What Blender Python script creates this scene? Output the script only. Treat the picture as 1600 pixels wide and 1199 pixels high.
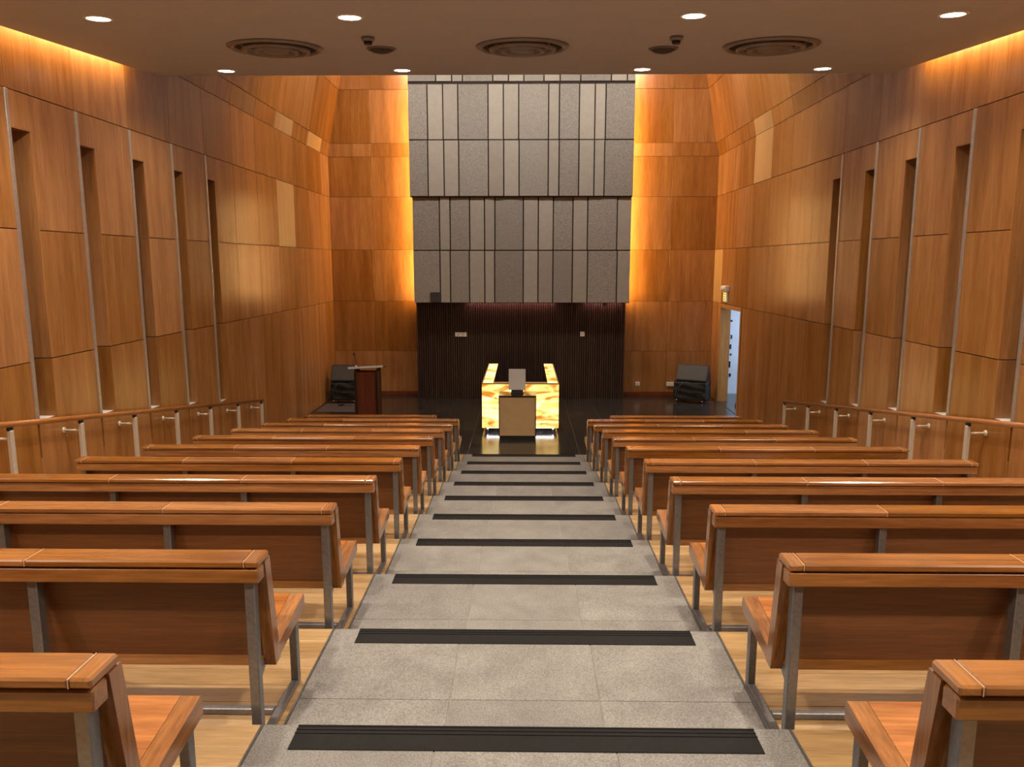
import bpy, bmesh, math, random
from mathutils import Vector, Matrix

for o in list(bpy.data.objects):
    bpy.data.objects.remove(o, do_unlink=True)
scene = bpy.context.scene
COL = scene.collection
random.seed(7)

# ------------------------------------------------------------------ camera
FPX = 1190.0                       # focal length in pixels of the 1600 px wide frame
PITCH = math.radians(9.02)
YAW = math.atan(18.0 / 1190.0 * math.cos(PITCH))
fw = Vector((-math.sin(YAW) * math.cos(PITCH), math.cos(YAW) * math.cos(PITCH), -math.sin(PITCH)))
rt = Vector((math.cos(YAW), math.sin(YAW), 0))
up = rt.cross(fw)
cam_d = bpy.data.cameras.new('camera')
cam_d.sensor_fit = 'HORIZONTAL'
cam_d.sensor_width = 36.0
cam_d.lens = FPX / 1600.0 * 36.0
cam_d.clip_end = 200
cam = bpy.data.objects.new('camera', cam_d)
COL.objects.link(cam)
m = Matrix((rt, up, -fw)).transposed().to_4x4()
m.translation = Vector((0, 0, 3.29))
cam.matrix_world = m
scene.camera = cam

# ------------------------------------------------------------------ world, exposure
world = bpy.data.worlds.new('world')
scene.world = world
world.use_nodes = True
world.node_tree.nodes['Background'].inputs[0].default_value = (0.75, 0.85, 1.0, 1)
world.node_tree.nodes['Background'].inputs[1].default_value = 0.4
vs = scene.view_settings
vs.view_transform = 'Standard'
vs.look = 'None'
vs.gamma = 1.0
vs.use_curve_mapping = False
vs.exposure = 1.12

# light levels (the lamps themselves are built further down)
DOWN_W = 125.0        # ceiling downlights
HIGH_W = 225.0        # lamps in the high ceiling over the stage
COVE_E = 44.0         # cove strips beside the ceiling
LED_E = 44.0          # strips behind the grey feature
ONYX_E = 0.85
WARM = (1.0, 0.865, 0.70)

# ------------------------------------------------------------------ dimensions
XL, XR = -4.70, 4.65          # faces of the side walls
YB = 18.85                    # face of the back wall
YREAR = -3.2                  # wall behind the camera
S, RISE = 1.07, 0.157         # pew row spacing, riser
EDGE1 = 2.62                  # edge of the tread whose top is at Z1
Z1 = 1.57
NSTEP = 10                    # steps down from the first edge to the stage floor
AX = 0.01                     # aisle axis
AW = 0.985                    # half width of the stone aisle
JZ = [2.35, 3.60, 4.86, 5.80, 6.11, 7.34]     # panel joints of the walls
PITCHW = 1.095                # panel module of the side walls
B0 = 7.155                    # a panel joint (beside the first window slot)
CEIL_Y, CEIL_Z, CEIL_S = 9.85, 5.574, 0.0886  # sloping ceiling: front edge and slope
CANT = 0.197                  # inward lean of the upper walls
ZTOP = 8.7


def ceil_z(y):
    return CEIL_Z + CEIL_S * (y - CEIL_Y)


def edge_y(k):
    return EDGE1 + S * (k - 1)


def tread_z(k):
    return Z1 - RISE * (k - 1)


# ------------------------------------------------------------------ materials
def new_mat(name):
    mt = bpy.data.materials.new(name)
    mt.use_nodes = True
    nt = mt.node_tree
    return mt, nt, nt.nodes['Principled BSDF']


def N(nt, typ, **kw):
    n = nt.nodes.new(typ)
    for k, v in kw.items():
        setattr(n, k, v)
    return n


def plain(name, col, rough=0.5, metal=0.0, spec=0.5, noise=0.0, nscale=8.0, bump=0.0, bscale=40.0):
    mt, nt, b = new_mat(name)
    b.inputs['Base Color'].default_value = (*col, 1)
    b.inputs['Roughness'].default_value = rough
    b.inputs['Metallic'].default_value = metal
    b.inputs['Specular IOR Level'].default_value = spec
    tc = N(nt, 'ShaderNodeTexCoord')
    if noise:
        no = N(nt, 'ShaderNodeTexNoise')
        no.inputs['Scale'].default_value = nscale
        no.inputs['Detail'].default_value = 4
        nt.links.new(tc.outputs['Object'], no.inputs['Vector'])
        rp = N(nt, 'ShaderNodeValToRGB')
        rp.color_ramp.elements[0].position = 0.3
        rp.color_ramp.elements[1].position = 0.7
        rp.color_ramp.elements[0].color = (*[c * (1 - noise) for c in col], 1)
        rp.color_ramp.elements[1].color = (*[min(1, c * (1 + noise)) for c in col], 1)
        nt.links.new(no.outputs['Fac'], rp.inputs['Fac'])
        nt.links.new(rp.outputs['Color'], b.inputs['Base Color'])
    if bump:
        n2 = N(nt, 'ShaderNodeTexNoise')
        n2.inputs['Scale'].default_value = bscale
        nt.links.new(tc.outputs['Object'], n2.inputs['Vector'])
        bp = N(nt, 'ShaderNodeBump')
        bp.inputs['Strength'].default_value = bump
        bp.inputs['Distance'].default_value = 0.01
        nt.links.new(n2.outputs['Fac'], bp.inputs['Height'])
        nt.links.new(bp.outputs['Normal'], b.inputs['Normal'])
    return mt


def emit(name, col, strength):
    mt, nt, b = new_mat(name)
    b.inputs['Base Color'].default_value = (*col, 1)
    b.inputs['Emission Color'].default_value = (*col, 1)
    b.inputs['Emission Strength'].default_value = strength
    return mt


def wood(name, dark, light, grain=(11, 11, 0.55), rough=0.36, var=0.16, fine=0.22, coat=0.0, satv=0.06, bump=0.05):
    """Veneer or solid timber: stretched noise grain, tone differing from piece to piece."""
    mt, nt, b = new_mat(name)
    L = nt.links.new
    tc = N(nt, 'ShaderNodeTexCoord')
    oi = N(nt, 'ShaderNodeObjectInfo')
    mul = N(nt, 'ShaderNodeVectorMath', operation='SCALE')
    cmb = N(nt, 'ShaderNodeCombineXYZ')
    for i in range(3):
        L(oi.outputs['Random'], cmb.inputs[i])
    L(cmb.outputs[0], mul.inputs[0])
    mul.inputs['Scale'].default_value = 53.0
    add = N(nt, 'ShaderNodeVectorMath', operation='ADD')
    L(tc.outputs['Object'], add.inputs[0])
    L(mul.outputs[0], add.inputs[1])
    mp = N(nt, 'ShaderNodeMapping')
    mp.inputs['Scale'].default_value = grain
    L(add.outputs[0], mp.inputs['Vector'])
    n1 = N(nt, 'ShaderNodeTexNoise')
    n1.inputs['Scale'].default_value = 1.0
    n1.inputs['Detail'].default_value = 5
    n1.inputs['Roughness'].default_value = 0.55
    n1.inputs['Distortion'].default_value = 0.5
    L(mp.outputs[0], n1.inputs['Vector'])
    rp = N(nt, 'ShaderNodeValToRGB')
    e = rp.color_ramp.elements
    e[0].position, e[1].position = 0.3, 0.72
    e[0].color, e[1].color = (*dark, 1), (*light, 1)
    L(n1.outputs['Fac'], rp.inputs['Fac'])
    mp2 = N(nt, 'ShaderNodeMapping')
    mp2.inputs['Scale'].default_value = tuple(g * 7 for g in grain)
    L(add.outputs[0], mp2.inputs['Vector'])
    n2 = N(nt, 'ShaderNodeTexNoise')
    n2.inputs['Scale'].default_value = 1.0
    n2.inputs['Detail'].default_value = 3
    L(mp2.outputs[0], n2.inputs['Vector'])
    mr = N(nt, 'ShaderNodeMapRange')
    mr.inputs['From Min'].default_value = 0.3
    mr.inputs['From Max'].default_value = 0.7
    mr.inputs['To Min'].default_value = 1 - fine
    mr.inputs['To Max'].default_value = 1 + fine * 0.5
    L(n2.outputs['Fac'], mr.inputs['Value'])
    mr2 = N(nt, 'ShaderNodeMapRange')
    mr2.inputs['To Min'].default_value = 1 - var
    mr2.inputs['To Max'].default_value = 1 + var
    L(oi.outputs['Random'], mr2.inputs['Value'])
    mm = N(nt, 'ShaderNodeMath', operation='MULTIPLY')
    L(mr.outputs[0], mm.inputs[0])
    L(mr2.outputs[0], mm.inputs[1])
    mr3 = N(nt, 'ShaderNodeMapRange')
    mr3.inputs['To Min'].default_value = 1 + satv
    mr3.inputs['To Max'].default_value = 1 - satv
    L(oi.outputs['Random'], mr3.inputs['Value'])
    hs = N(nt, 'ShaderNodeHueSaturation')
    L(rp.outputs['Color'], hs.inputs['Color'])
    L(mm.outputs[0], hs.inputs['Value'])
    L(mr3.outputs[0], hs.inputs['Saturation'])
    L(hs.outputs['Color'], b.inputs['Base Color'])
    b.inputs['Roughness'].default_value = rough
    b.inputs['Coat Weight'].default_value = coat
    b.inputs['Coat Roughness'].default_value = 0.14
    bp = N(nt, 'ShaderNodeBump')
    bp.inputs['Strength'].default_value = bump
    bp.inputs['Distance'].default_value = 0.004
    L(n2.outputs['Fac'], bp.inputs['Height'])
    L(bp.outputs['Normal'], b.inputs['Normal'])
    return mt


def stone(name, c0, c1, scale, rough, speck=0.25, bump=0.15, rvar=0.1, tone=0.08, fine=140):
    mt, nt, b = new_mat(name)
    L = nt.links.new
    tc = N(nt, 'ShaderNodeTexCoord')
    oi = N(nt, 'ShaderNodeObjectInfo')
    add = N(nt, 'ShaderNodeVectorMath', operation='ADD')
    cmb = N(nt, 'ShaderNodeCombineXYZ')
    sc = N(nt, 'ShaderNodeMath', operation='MULTIPLY')
    sc.inputs[1].default_value = 31.0
    L(oi.outputs['Random'], sc.inputs[0])
    for i in range(3):
        L(sc.outputs[0], cmb.inputs[i])
    L(tc.outputs['Object'], add.inputs[0])
    L(cmb.outputs[0], add.inputs[1])
    n1 = N(nt, 'ShaderNodeTexNoise')
    n1.inputs['Scale'].default_value = scale
    n1.inputs['Detail'].default_value = 6
    n1.inputs['Roughness'].default_value = 0.65
    L(add.outputs[0], n1.inputs['Vector'])
    rp = N(nt, 'ShaderNodeValToRGB')
    e = rp.color_ramp.elements
    e[0].position, e[1].position = 0.3, 0.7
    e[0].color, e[1].color = (*c0, 1), (*c1, 1)
    L(n1.outputs['Fac'], rp.inputs['Fac'])
    n2 = N(nt, 'ShaderNodeTexNoise')
    n2.inputs['Scale'].default_value = fine
    n2.inputs['Detail'].default_value = 2
    L(add.outputs[0], n2.inputs['Vector'])
    mr = N(nt, 'ShaderNodeMapRange')
    mr.inputs['From Min'].default_value = 0.32
    mr.inputs['From Max'].default_value = 0.68
    mr.inputs['To Min'].default_value = 1 - speck
    mr.inputs['To Max'].default_value = 1 + speck
    L(n2.outputs['Fac'], mr.inputs['Value'])
    mr2 = N(nt, 'ShaderNodeMapRange')
    mr2.inputs['To Min'].default_value = 1 - tone
    mr2.inputs['To Max'].default_value = 1 + tone
    L(oi.outputs['Random'], mr2.inputs['Value'])
    mm = N(nt, 'ShaderNodeMath', operation='MULTIPLY')
    L(mr.outputs[0], mm.inputs[0])
    L(mr2.outputs[0], mm.inputs[1])
    hs = N(nt, 'ShaderNodeHueSaturation')
    L(rp.outputs['Color'], hs.inputs['Color'])
    L(mm.outputs[0], hs.inputs['Value'])
    L(hs.outputs['Color'], b.inputs['Base Color'])
    mr4 = N(nt, 'ShaderNodeMapRange')
    mr4.inputs['To Min'].default_value = rough - rvar
    mr4.inputs['To Max'].default_value = rough + rvar
    L(n1.outputs['Fac'], mr4.inputs['Value'])
    L(mr4.outputs[0], b.inputs['Roughness'])
    bp = N(nt, 'ShaderNodeBump')
    bp.inputs['Strength'].default_value = bump
    bp.inputs['Distance'].default_value = 0.004
    L(n2.outputs['Fac'], bp.inputs['Height'])
    L(bp.outputs['Normal'], b.inputs['Normal'])
    return mt


def onyx(name):
    """Back-lit onyx slab: banded honey and cream stone evenly lit from behind."""
    mt, nt, b = new_mat(name)
    L = nt.links.new
    tc = N(nt, 'ShaderNodeTexCoord')
    oi = N(nt, 'ShaderNodeObjectInfo')
    sc = N(nt, 'ShaderNodeMath', operation='MULTIPLY')
    sc.inputs[1].default_value = 17.0
    L(oi.outputs['Random'], sc.inputs[0])
    cmb = N(nt, 'ShaderNodeCombineXYZ')
    L(sc.outputs[0], cmb.inputs[0])
    L(sc.outputs[0], cmb.inputs[1])
    add = N(nt, 'ShaderNodeVectorMath', operation='ADD')
    L(tc.outputs['Object'], add.inputs[0])
    L(cmb.outputs[0], add.inputs[1])
    mp = N(nt, 'ShaderNodeMapping')
    mp.inputs['Scale'].default_value = (1.6, 1.6, 5.0)
    L(add.outputs[0], mp.inputs['Vector'])
    n1 = N(nt, 'ShaderNodeTexNoise')
    n1.inputs['Scale'].default_value = 1.0
    n1.inputs['Detail'].default_value = 4
    n1.inputs['Distortion'].default_value = 1.2
    L(mp.outputs[0], n1.inputs['Vector'])
    rp = N(nt, 'ShaderNodeValToRGB')
    e = rp.color_ramp.elements
    e[0].position, e[1].position = 0.36, 0.66
    e[0].color, e[1].color = (0.42, 0.14, 0.02, 1), (1.0, 0.83, 0.46, 1)
    x = e.new(0.48)
    x.color = (0.95, 0.62, 0.16, 1)
    L(n1.outputs['Fac'], rp.inputs['Fac'])
    L(rp.outputs['Color'], b.inputs['Base Color'])
    L(rp.outputs['Color'], b.inputs['Emission Color'])
    b.inputs['Emission Strength'].default_value = ONYX_E
    b.inputs['Roughness'].default_value = 0.2
    return mt


def glass(name):
    mt = bpy.data.materials.new(name)
    mt.use_nodes = True
    nt = mt.node_tree
    nt.nodes.remove(nt.nodes['Principled BSDF'])
    t = N(nt, 'ShaderNodeBsdfTransparent')
    t.inputs[0].default_value = (0.72, 0.78, 0.80, 1)
    g = N(nt, 'ShaderNodeBsdfGlossy')
    g.inputs['Roughness'].default_value = 0.03
    fr = N(nt, 'ShaderNodeFresnel')
    mx = N(nt, 'ShaderNodeMixShader')
    nt.links.new(fr.outputs[0], mx.inputs[0])
    nt.links.new(t.outputs[0], mx.inputs[1])
    nt.links.new(g.outputs[0], mx.inputs[2])
    nt.links.new(mx.outputs[0], nt.nodes['Material Output'].inputs[0])
    return mt


M = {
    'wall': wood('amber_veneer', (0.275, 0.112, 0.030), (0.420, 0.192, 0.062), (6, 6, 0.5), 0.25, 0.17, 0.15),
    'pale': wood('pale_veneer', (0.50, 0.30, 0.125), (0.60, 0.38, 0.175), (9, 9, 0.6), 0.4, 0.08, 0.1),
    'wallback': plain('dark_batten', (0.055, 0.025, 0.010), 0.8, noise=0.3),
    'pew': wood('pew_teak', (0.200, 0.070, 0.017), (0.40, 0.165, 0.045), (0.9, 14, 14), 0.24, 0.16, 0.25, 0.6, bump=0.02),
    'pewend': wood('pew_end_teak', (0.200, 0.070, 0.017), (0.40, 0.165, 0.045), (14, 14, 0.9), 0.24, 0.16, 0.25, 0.6, bump=0.02),
    'pewside': wood('pew_side_teak', (0.200, 0.070, 0.017), (0.40, 0.165, 0.045), (14, 0.9, 14), 0.24, 0.16, 0.25, 0.6, bump=0.02),
    'pewback': wood('pew_back_veneer', (0.120, 0.040, 0.010), (0.185, 0.065, 0.016), (0.8, 18, 18), 0.38, 0.12, 0.25),
    'pewseat': wood('pew_seat_teak', (0.30, 0.098, 0.026), (0.52, 0.205, 0.060), (0.9, 12, 12), 0.20, 0.14, 0.25, 0.9),
    'plank': wood('oak_plank', (0.37, 0.225, 0.100), (0.56, 0.370, 0.180), (1.1, 16, 16), 0.34, 0.16, 0.2, 0.15),
    'plankback': plain('plank_joint', (0.06, 0.035, 0.015), 0.8, noise=0.2),
    'rail': wood('rail_teak', (0.24, 0.085, 0.022), (0.42, 0.165, 0.045), (14, 0.9, 14), 0.28, 0.1, 0.2, 0.3),
    'stone': stone('aisle_stone', (0.165, 0.158, 0.146), (0.245, 0.235, 0.218), 5.0, 0.50, 0.30, 0.25),
    'grout': plain('grout', (0.34, 0.32, 0.28), 0.9, noise=0.2),
    'dstone': stone('stage_stone', (0.018, 0.015, 0.013), (0.036, 0.030, 0.025), 3.0, 0.17, 0.08, 0.0, 0.05, 0.08, 40),
    'dgrout': plain('stage_joint', (0.10, 0.09, 0.07), 0.7, noise=0.2),
    'nosing': plain('black_nosing', (0.008, 0.0075, 0.007), 0.6, spec=0.2, noise=0.2, nscale=30),
    'steel': plain('brushed_steel', (0.235, 0.230, 0.240), 0.33, 0.7, noise=0.12, nscale=60),
    'post': plain('satin_steel', (0.78, 0.74, 0.66), 0.38, 0.55, noise=0.06, nscale=40),
    'alu': plain('aluminium', (0.55, 0.535, 0.545), 0.34, 0.8, noise=0.08, nscale=30),
    'ceil': plain('ceiling_paint', (0.44, 0.45, 0.475), 0.75, noise=0.03, nscale=2),
    'ceilback': plain('ceiling_void', (0.10, 0.09, 0.085), 0.9, noise=0.1),
    'upper': plain('upper_ceiling_paint', (0.30, 0.25, 0.21), 0.85, noise=0.05, nscale=2),
    'tileA': stone('grey_board_rough', (0.250, 0.240, 0.230), (0.335, 0.325, 0.312), 26, 0.85, 0.35, 0.5, 0.03, 0.10, 90),
    'tileB': stone('grey_board_smooth', (0.355, 0.335, 0.318), (0.400, 0.380, 0.358), 8, 0.8, 0.07, 0.1, 0.03, 0.10, 120),
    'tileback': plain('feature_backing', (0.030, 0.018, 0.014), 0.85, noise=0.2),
    'slat': wood('wenge_slat', (0.034, 0.017, 0.012), (0.062, 0.031, 0.021), (20, 20, 0.8), 0.40, 0.15),
    'slatback': plain('slat_backing', (0.012, 0.007, 0.006), 0.8, noise=0.2),
    'led': emit('warm_led', (1.0, 0.58, 0.19), LED_E),
    'cove': emit('cove_led', (1.0, 0.68, 0.33), COVE_E),
    'lens': emit('downlight_lens', (1.0, 0.93, 0.82), 9.0),
    'onyx': onyx('backlit_onyx'),
    'white': plain('white_plastic', (0.72, 0.70, 0.66), 0.45, noise=0.03),
    'sill': plain('white_sill', (0.80, 0.79, 0.76), 0.5, noise=0.04),
    'black': plain('black_plastic', (0.012, 0.012, 0.013), 0.5, noise=0.2, nscale=30),
    'grille': plain('speaker_mesh', (0.045, 0.043, 0.044), 0.6, noise=0.25, nscale=200),
    'cloth': plain('black_cloth', (0.010, 0.012, 0.011), 0.75, noise=0.3, bump=0.4, bscale=14),
    'podium': wood('podium_veneer', (0.155, 0.034, 0.010), (0.215, 0.052, 0.016), (9, 9, 0.6), 0.35, 0.03),
    'podiumdark': wood('podium_edge', (0.040, 0.010, 0.005), (0.065, 0.018, 0.008), (9, 9, 0.6), 0.35, 0.03),
    'tan': plain('tan_laminate', (0.56, 0.37, 0.18), 0.5, noise=0.05, nscale=5),
    'darktop': plain('dark_polished_top', (0.030, 0.022, 0.016), 0.12, noise=0.2),
    'silver': plain('silver_case', (0.68, 0.65, 0.63), 0.45, 0.1, noise=0.06, nscale=3),
    'glass': glass('window_glass'),
    'mat': plain('grey_mat', (0.085, 0.072, 0.082), 0.5, noise=0.2, nscale=12),
    'frame': wood('door_frame_wood', (0.42, 0.20, 0.065), (0.55, 0.28, 0.095), (14, 14, 0.6), 0.4, 0.05),
    'corr': plain('corridor_paint', (0.75, 0.78, 0.82), 0.7, noise=0.03),
    'greydoor': plain('grey_door_paint', (0.27, 0.28, 0.30), 0.5, noise=0.05),
    'sign': emit('exit_sign_face', (0.70, 0.62, 0.22), 0.45),
    'signdark': plain('sign_print', (0.10, 0.10, 0.02), 0.6, noise=0.1),
    'diff': plain('diffuser_metal', (0.23, 0.215, 0.215), 0.42, 0.3, noise=0.08),
    'diffdark': plain('diffuser_throat', (0.022, 0.018, 0.016), 0.8, noise=0.1),
    'pearl': plain('pale_joint_line', (0.62, 0.38, 0.20), 0.4, noise=0.1),
    'chrome': plain('caster_metal', (0.75, 0.76, 0.80), 0.2, 1.0, noise=0.05),
}

# ------------------------------------------------------------------ helpers
MESH = {}


def rbox_mesh(dx, dy, dz, c, mat):
    key = (round(dx, 4), round(dy, 4), round(dz, 4), round(c, 4), mat)
    if key in MESH:
        return MESH[key]
    h = (dx / 2, dy / 2, dz / 2)
    c = min(c, min(h) * 0.49)
    V, F = [], []
    idx = {}
    if c <= 0:
        for sx in (-1, 1):
            for sy in (-1, 1):
                for sz in (-1, 1):
                    idx[(sx, sy, sz)] = len(V)
                    V.append((sx * h[0], sy * h[1], sz * h[2]))
        F = [(0, 1, 3, 2), (4, 6, 7, 5), (0, 4, 5, 1), (2, 3, 7, 6), (0, 2, 6, 4), (1, 5, 7, 3)]
    else:
        for sx in (-1, 1):
            for sy in (-1, 1):
                for sz in (-1, 1):
                    s = (sx, sy, sz)
                    for a in range(3):
                        idx[(s, a)] = len(V)
                        V.append(tuple(s[i] * (h[i] if i == a else h[i] - c) for i in range(3)))
        for a in range(3):
            b, d = (a + 1) % 3, (a + 2) % 3
            for sa in (-1, 1):
                q = []
                for sb, sd in ((-1, -1), (1, -1), (1, 1), (-1, 1)):
                    s = [0, 0, 0]
                    s[a], s[b], s[d] = sa, sb, sd
                    q.append(idx[(tuple(s), a)])
                F.append(tuple(q))
            for sb in (-1, 1):          # edges running along axis a
                for sd in (-1, 1):
                    q = []
                    for sa, w in ((-1, b), (1, b), (1, d), (-1, d)):
                        s = [0, 0, 0]
                        s[a], s[b], s[d] = sa, sb, sd
                        q.append(idx[(tuple(s), w)])
                    F.append(tuple(q))
        for sx in (-1, 1):
            for sy in (-1, 1):
                for sz in (-1, 1):
                    s = (sx, sy, sz)
                    F.append((idx[(s, 0)], idx[(s, 1)], idx[(s, 2)]))
    me = bpy.data.meshes.new('piece')
    me.from_pydata(V, [], F)
    bm = bmesh.new()
    bm.from_mesh(me)
    bmesh.ops.recalc_face_normals(bm, faces=bm.faces)
    bm.to_mesh(me)
    bm.free()
    me.materials.append(M[mat])
    MESH[key] = me
    return me


def link(name, me, loc=(0, 0, 0), parent=None, rot=None):
    o = bpy.data.objects.new(name, me)
    COL.objects.link(o)
    o.location = loc
    if rot:
        o.rotation_euler = rot
    if parent:
        o.parent = parent
    return o


def box(name, x0, x1, y0, y1, z0, z1, mat, parent=None, c=0.004, rot=None):
    me = rbox_mesh(x1 - x0, y1 - y0, z1 - z0, c, mat)
    return link(name, me, ((x0 + x1) / 2, (y0 + y1) / 2, (z0 + z1) / 2), parent, rot)


def cbox(name, cen, size, mat, parent=None, c=0.004, rot=None):
    return link(name, rbox_mesh(*size, c, mat), cen, parent, rot)


def boxes(name, lst, mat, parent=None):
    """Several plain boxes (x0,x1,y0,y1,z0,z1) joined into one solid object."""
    V, F = [], []
    for x0, x1, y0, y1, z0, z1 in lst:
        b = len(V)
        V += [(x, y, z) for x in (x0, x1) for y in (y0, y1) for z in (z0, z1)]
        F += [tuple(b + i for i in f) for f in
              ((0, 1, 3, 2), (4, 6, 7, 5), (0, 4, 5, 1), (2, 3, 7, 6), (0, 2, 6, 4), (1, 5, 7, 3))]
    me = bpy.data.meshes.new(name)
    me.from_pydata(V, [], F)
    me.materials.append(M[mat])
    return link(name, me, (0, 0, 0), parent)


def prism(name, pts, axis, a0, a1, mat, parent=None, cen=None):
    """Extrude a polygon (in the two other axes) from a0 to a1 along axis; origin at its middle."""
    ot = [i for i in range(3) if i != axis]
    if cen is None:
        u = sum(p[0] for p in pts) / len(pts)
        v = sum(p[1] for p in pts) / len(pts)
    else:
        u, v = cen
    mid = [0, 0, 0]
    mid[ot[0]], mid[ot[1]], mid[axis] = u, v, (a0 + a1) / 2
    V = []
    for a in (a0, a1):
        for p in pts:
            q = [0, 0, 0]
            q[ot[0]], q[ot[1]], q[axis] = p[0] - u, p[1] - v, a - (a0 + a1) / 2
            V.append(q)
    n = len(pts)
    F = [tuple(range(n)), tuple(range(2 * n - 1, n - 1, -1))]
    F += [(i, (i + 1) % n, n + (i + 1) % n, n + i) for i in range(n)]
    me = bpy.data.meshes.new(name)
    me.from_pydata(V, [], F)
    bm = bmesh.new()
    bm.from_mesh(me)
    bmesh.ops.recalc_face_normals(bm, faces=bm.faces)
    bm.to_mesh(me)
    bm.free()
    me.materials.append(M[mat])
    return link(name, me, mid, parent)


def lathe_mesh(prof, n, mat, key=None):
    """Surface of revolution about z from (r, z) pairs."""
    if key and key in MESH:
        return MESH[key]
    V, F = [], []
    for r, z in prof:
        for i in range(n):
            a = 2 * math.pi * i / n
            V.append((r * math.cos(a), r * math.sin(a), z))
    for j in range(len(prof) - 1):
        for i in range(n):
            k = (i + 1) % n
            F.append((j * n + i, j * n + k, (j + 1) * n + k, (j + 1) * n + i))
    F.append(tuple(range(n - 1, -1, -1)))
    F.append(tuple((len(prof) - 1) * n + i for i in range(n)))
    me = bpy.data.meshes.new('turned')
    me.from_pydata(V, [], F)
    bm = bmesh.new()
    bm.from_mesh(me)
    bmesh.ops.recalc_face_normals(bm, faces=bm.faces)
    bm.to_mesh(me)
    bm.free()
    for p in me.polygons:
        p.use_smooth = len(p.vertices) == 4
    me.materials.append(M[mat])
    if key:
        MESH[key] = me
    return me


def tube(name, pts, r, mat, parent=None, n=10, flat=1.0):
    """A tube swept through points (world or parent coordinates)."""
    V, F = [], []
    pts = [Vector(p) for p in pts]
    for i, p in enumerate(pts):
        d = (pts[min(i + 1, len(pts) - 1)] - pts[max(i - 1, 0)]).normalized()
        ref = Vector((0, 0, 1)) if abs(d.z) < 0.95 else Vector((1, 0, 0))
        a = d.cross(ref).normalized()
        b = a.cross(d).normalized()
        for k in range(n):
            t = 2 * math.pi * k / n
            V.append(tuple(p + a * r * math.cos(t) + b * r * flat * math.sin(t)))
    for i in range(len(pts) - 1):
        for k in range(n):
            q = (k + 1) % n
            F.append((i * n + k, i * n + q, (i + 1) * n + q, (i + 1) * n + k))
    F.append(tuple(range(n - 1, -1, -1)))
    F.append(tuple((len(pts) - 1) * n + k for k in range(n)))
    me = bpy.data.meshes.new(name)
    me.from_pydata(V, [], F)
    bm = bmesh.new()
    bm.from_mesh(me)
    bmesh.ops.recalc_face_normals(bm, faces=bm.faces)
    bm.to_mesh(me)
    bm.free()
    for p in me.polygons:
        p.use_smooth = len(p.vertices) == 4
    me.materials.append(M[mat])
    return link(name, me, (0, 0, 0), parent)


def thing(name, label, cat, loc=(0, 0, 0), rot=None, group=None):
    o = bpy.data.objects.new(name, None)
    o.empty_display_size = 0.1
    COL.objects.link(o)
    o.location = loc
    if rot:
        o.rotation_euler = rot
    o['label'] = label
    o['category'] = cat
    if group:
        o['group'] = group
    return o


def tag(o, label, cat, group=None):
    o['label'] = label
    o['category'] = cat
    if group:
        o['group'] = group
    return o


def struct(o, label, cat):
    o['kind'] = 'structure'
    o['label'] = label
    o['category'] = cat
    return o


def dup(root, loc, label=None):
    r = root.copy()
    COL.objects.link(r)
    r.location = loc
    if label:
        r['label'] = label
    for ch in list(root.children):
        c = ch.copy()
        COL.objects.link(c)
        c.parent = r
        for g in ch.children:
            d = g.copy()
            COL.objects.link(d)
            d.parent = c
    return r


def spot(name, loc, power, col, angle, blend, radius, direction=(0, 0, -1), parent=None):
    l = bpy.data.lights.new(name, 'SPOT')
    l.energy = power
    l.color = col
    l.spot_size = math.radians(angle)
    l.spot_blend = blend
    l.shadow_soft_size = radius
    o = bpy.data.objects.new(name, l)
    COL.objects.link(o)
    o.location = loc
    o.rotation_euler = Vector(direction).to_track_quat('-Z', 'Y').to_euler()
    if parent:
        o.parent = parent
    return o


# ------------------------------------------------------------------ floor: terraces and stage
YS = edge_y(NSTEP)          # 12.25: foot of the last step
KMIN = -3


def tread_span(k):
    y0 = edge_y(k - 1) if k > KMIN else YREAR
    return y0, edge_y(k)


terr = []
for k in range(KMIN, NSTEP + 1):
    y0, y1 = tread_span(k)
    terr.append((XL, XR, y0, y1, -0.25, tread_z(k) - 0.004))
terr.append((XL, XR, YS, YB, -0.25, -0.003))
floor = struct(boxes('floor', terr, 'grout'), 'stepped hall floor with a grey stone aisle between oak pew terraces', 'floor')

JX = [AX - AW, AX - 0.325, AX + 0.325, AX + AW]
for k in range(-1, NSTEP + 1):
    y0, y1 = tread_span(k)
    z = tread_z(k)
    ym = y0 + 0.43
    for a, b in zip(JX[:-1], JX[1:]):
        box('stone_tile', a + 0.002, b - 0.002, y0 + 0.004, ym - 0.002, z - 0.02, z, 'stone', floor, 0.0015)
        box('stone_tile', a + 0.002, b - 0.002, ym + 0.002, y1, z - 0.02, z, 'stone', floor, 0.0015)
        box('riser_tile', a + 0.002, b - 0.002, y1 - 0.012, y1, z - RISE + 0.002, z - 0.02, 'stone', floor, 0.001)
    # metal edge angle where the stone meets the boards
    for s in (-1, 1):
        box('edge_trim', AX + s * AW - 0.004 + s * 0.004, AX + s * AW + 0.004 + s * 0.004, y0 + 0.002, y1 - 0.002, z - 0.02, z + 0.002, 'steel', floor, 0.001)
    # black grooved nosing plate
    t = box('nosing_strip', AX - 0.85, AX + 0.85, y1 - 0.150, y1 - 0.006, z - 0.004, z + 0.004, 'nosing', floor, 0.0015)
    t['label'] = 'black ribbed anti-slip nosing strip'
    for j in range(3):
        cbox('nosing_rib', (0, 0.066 - 0.022 * j, 0.005), (1.70, 0.007, 0.004), 'nosing', t, 0.001)

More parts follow.
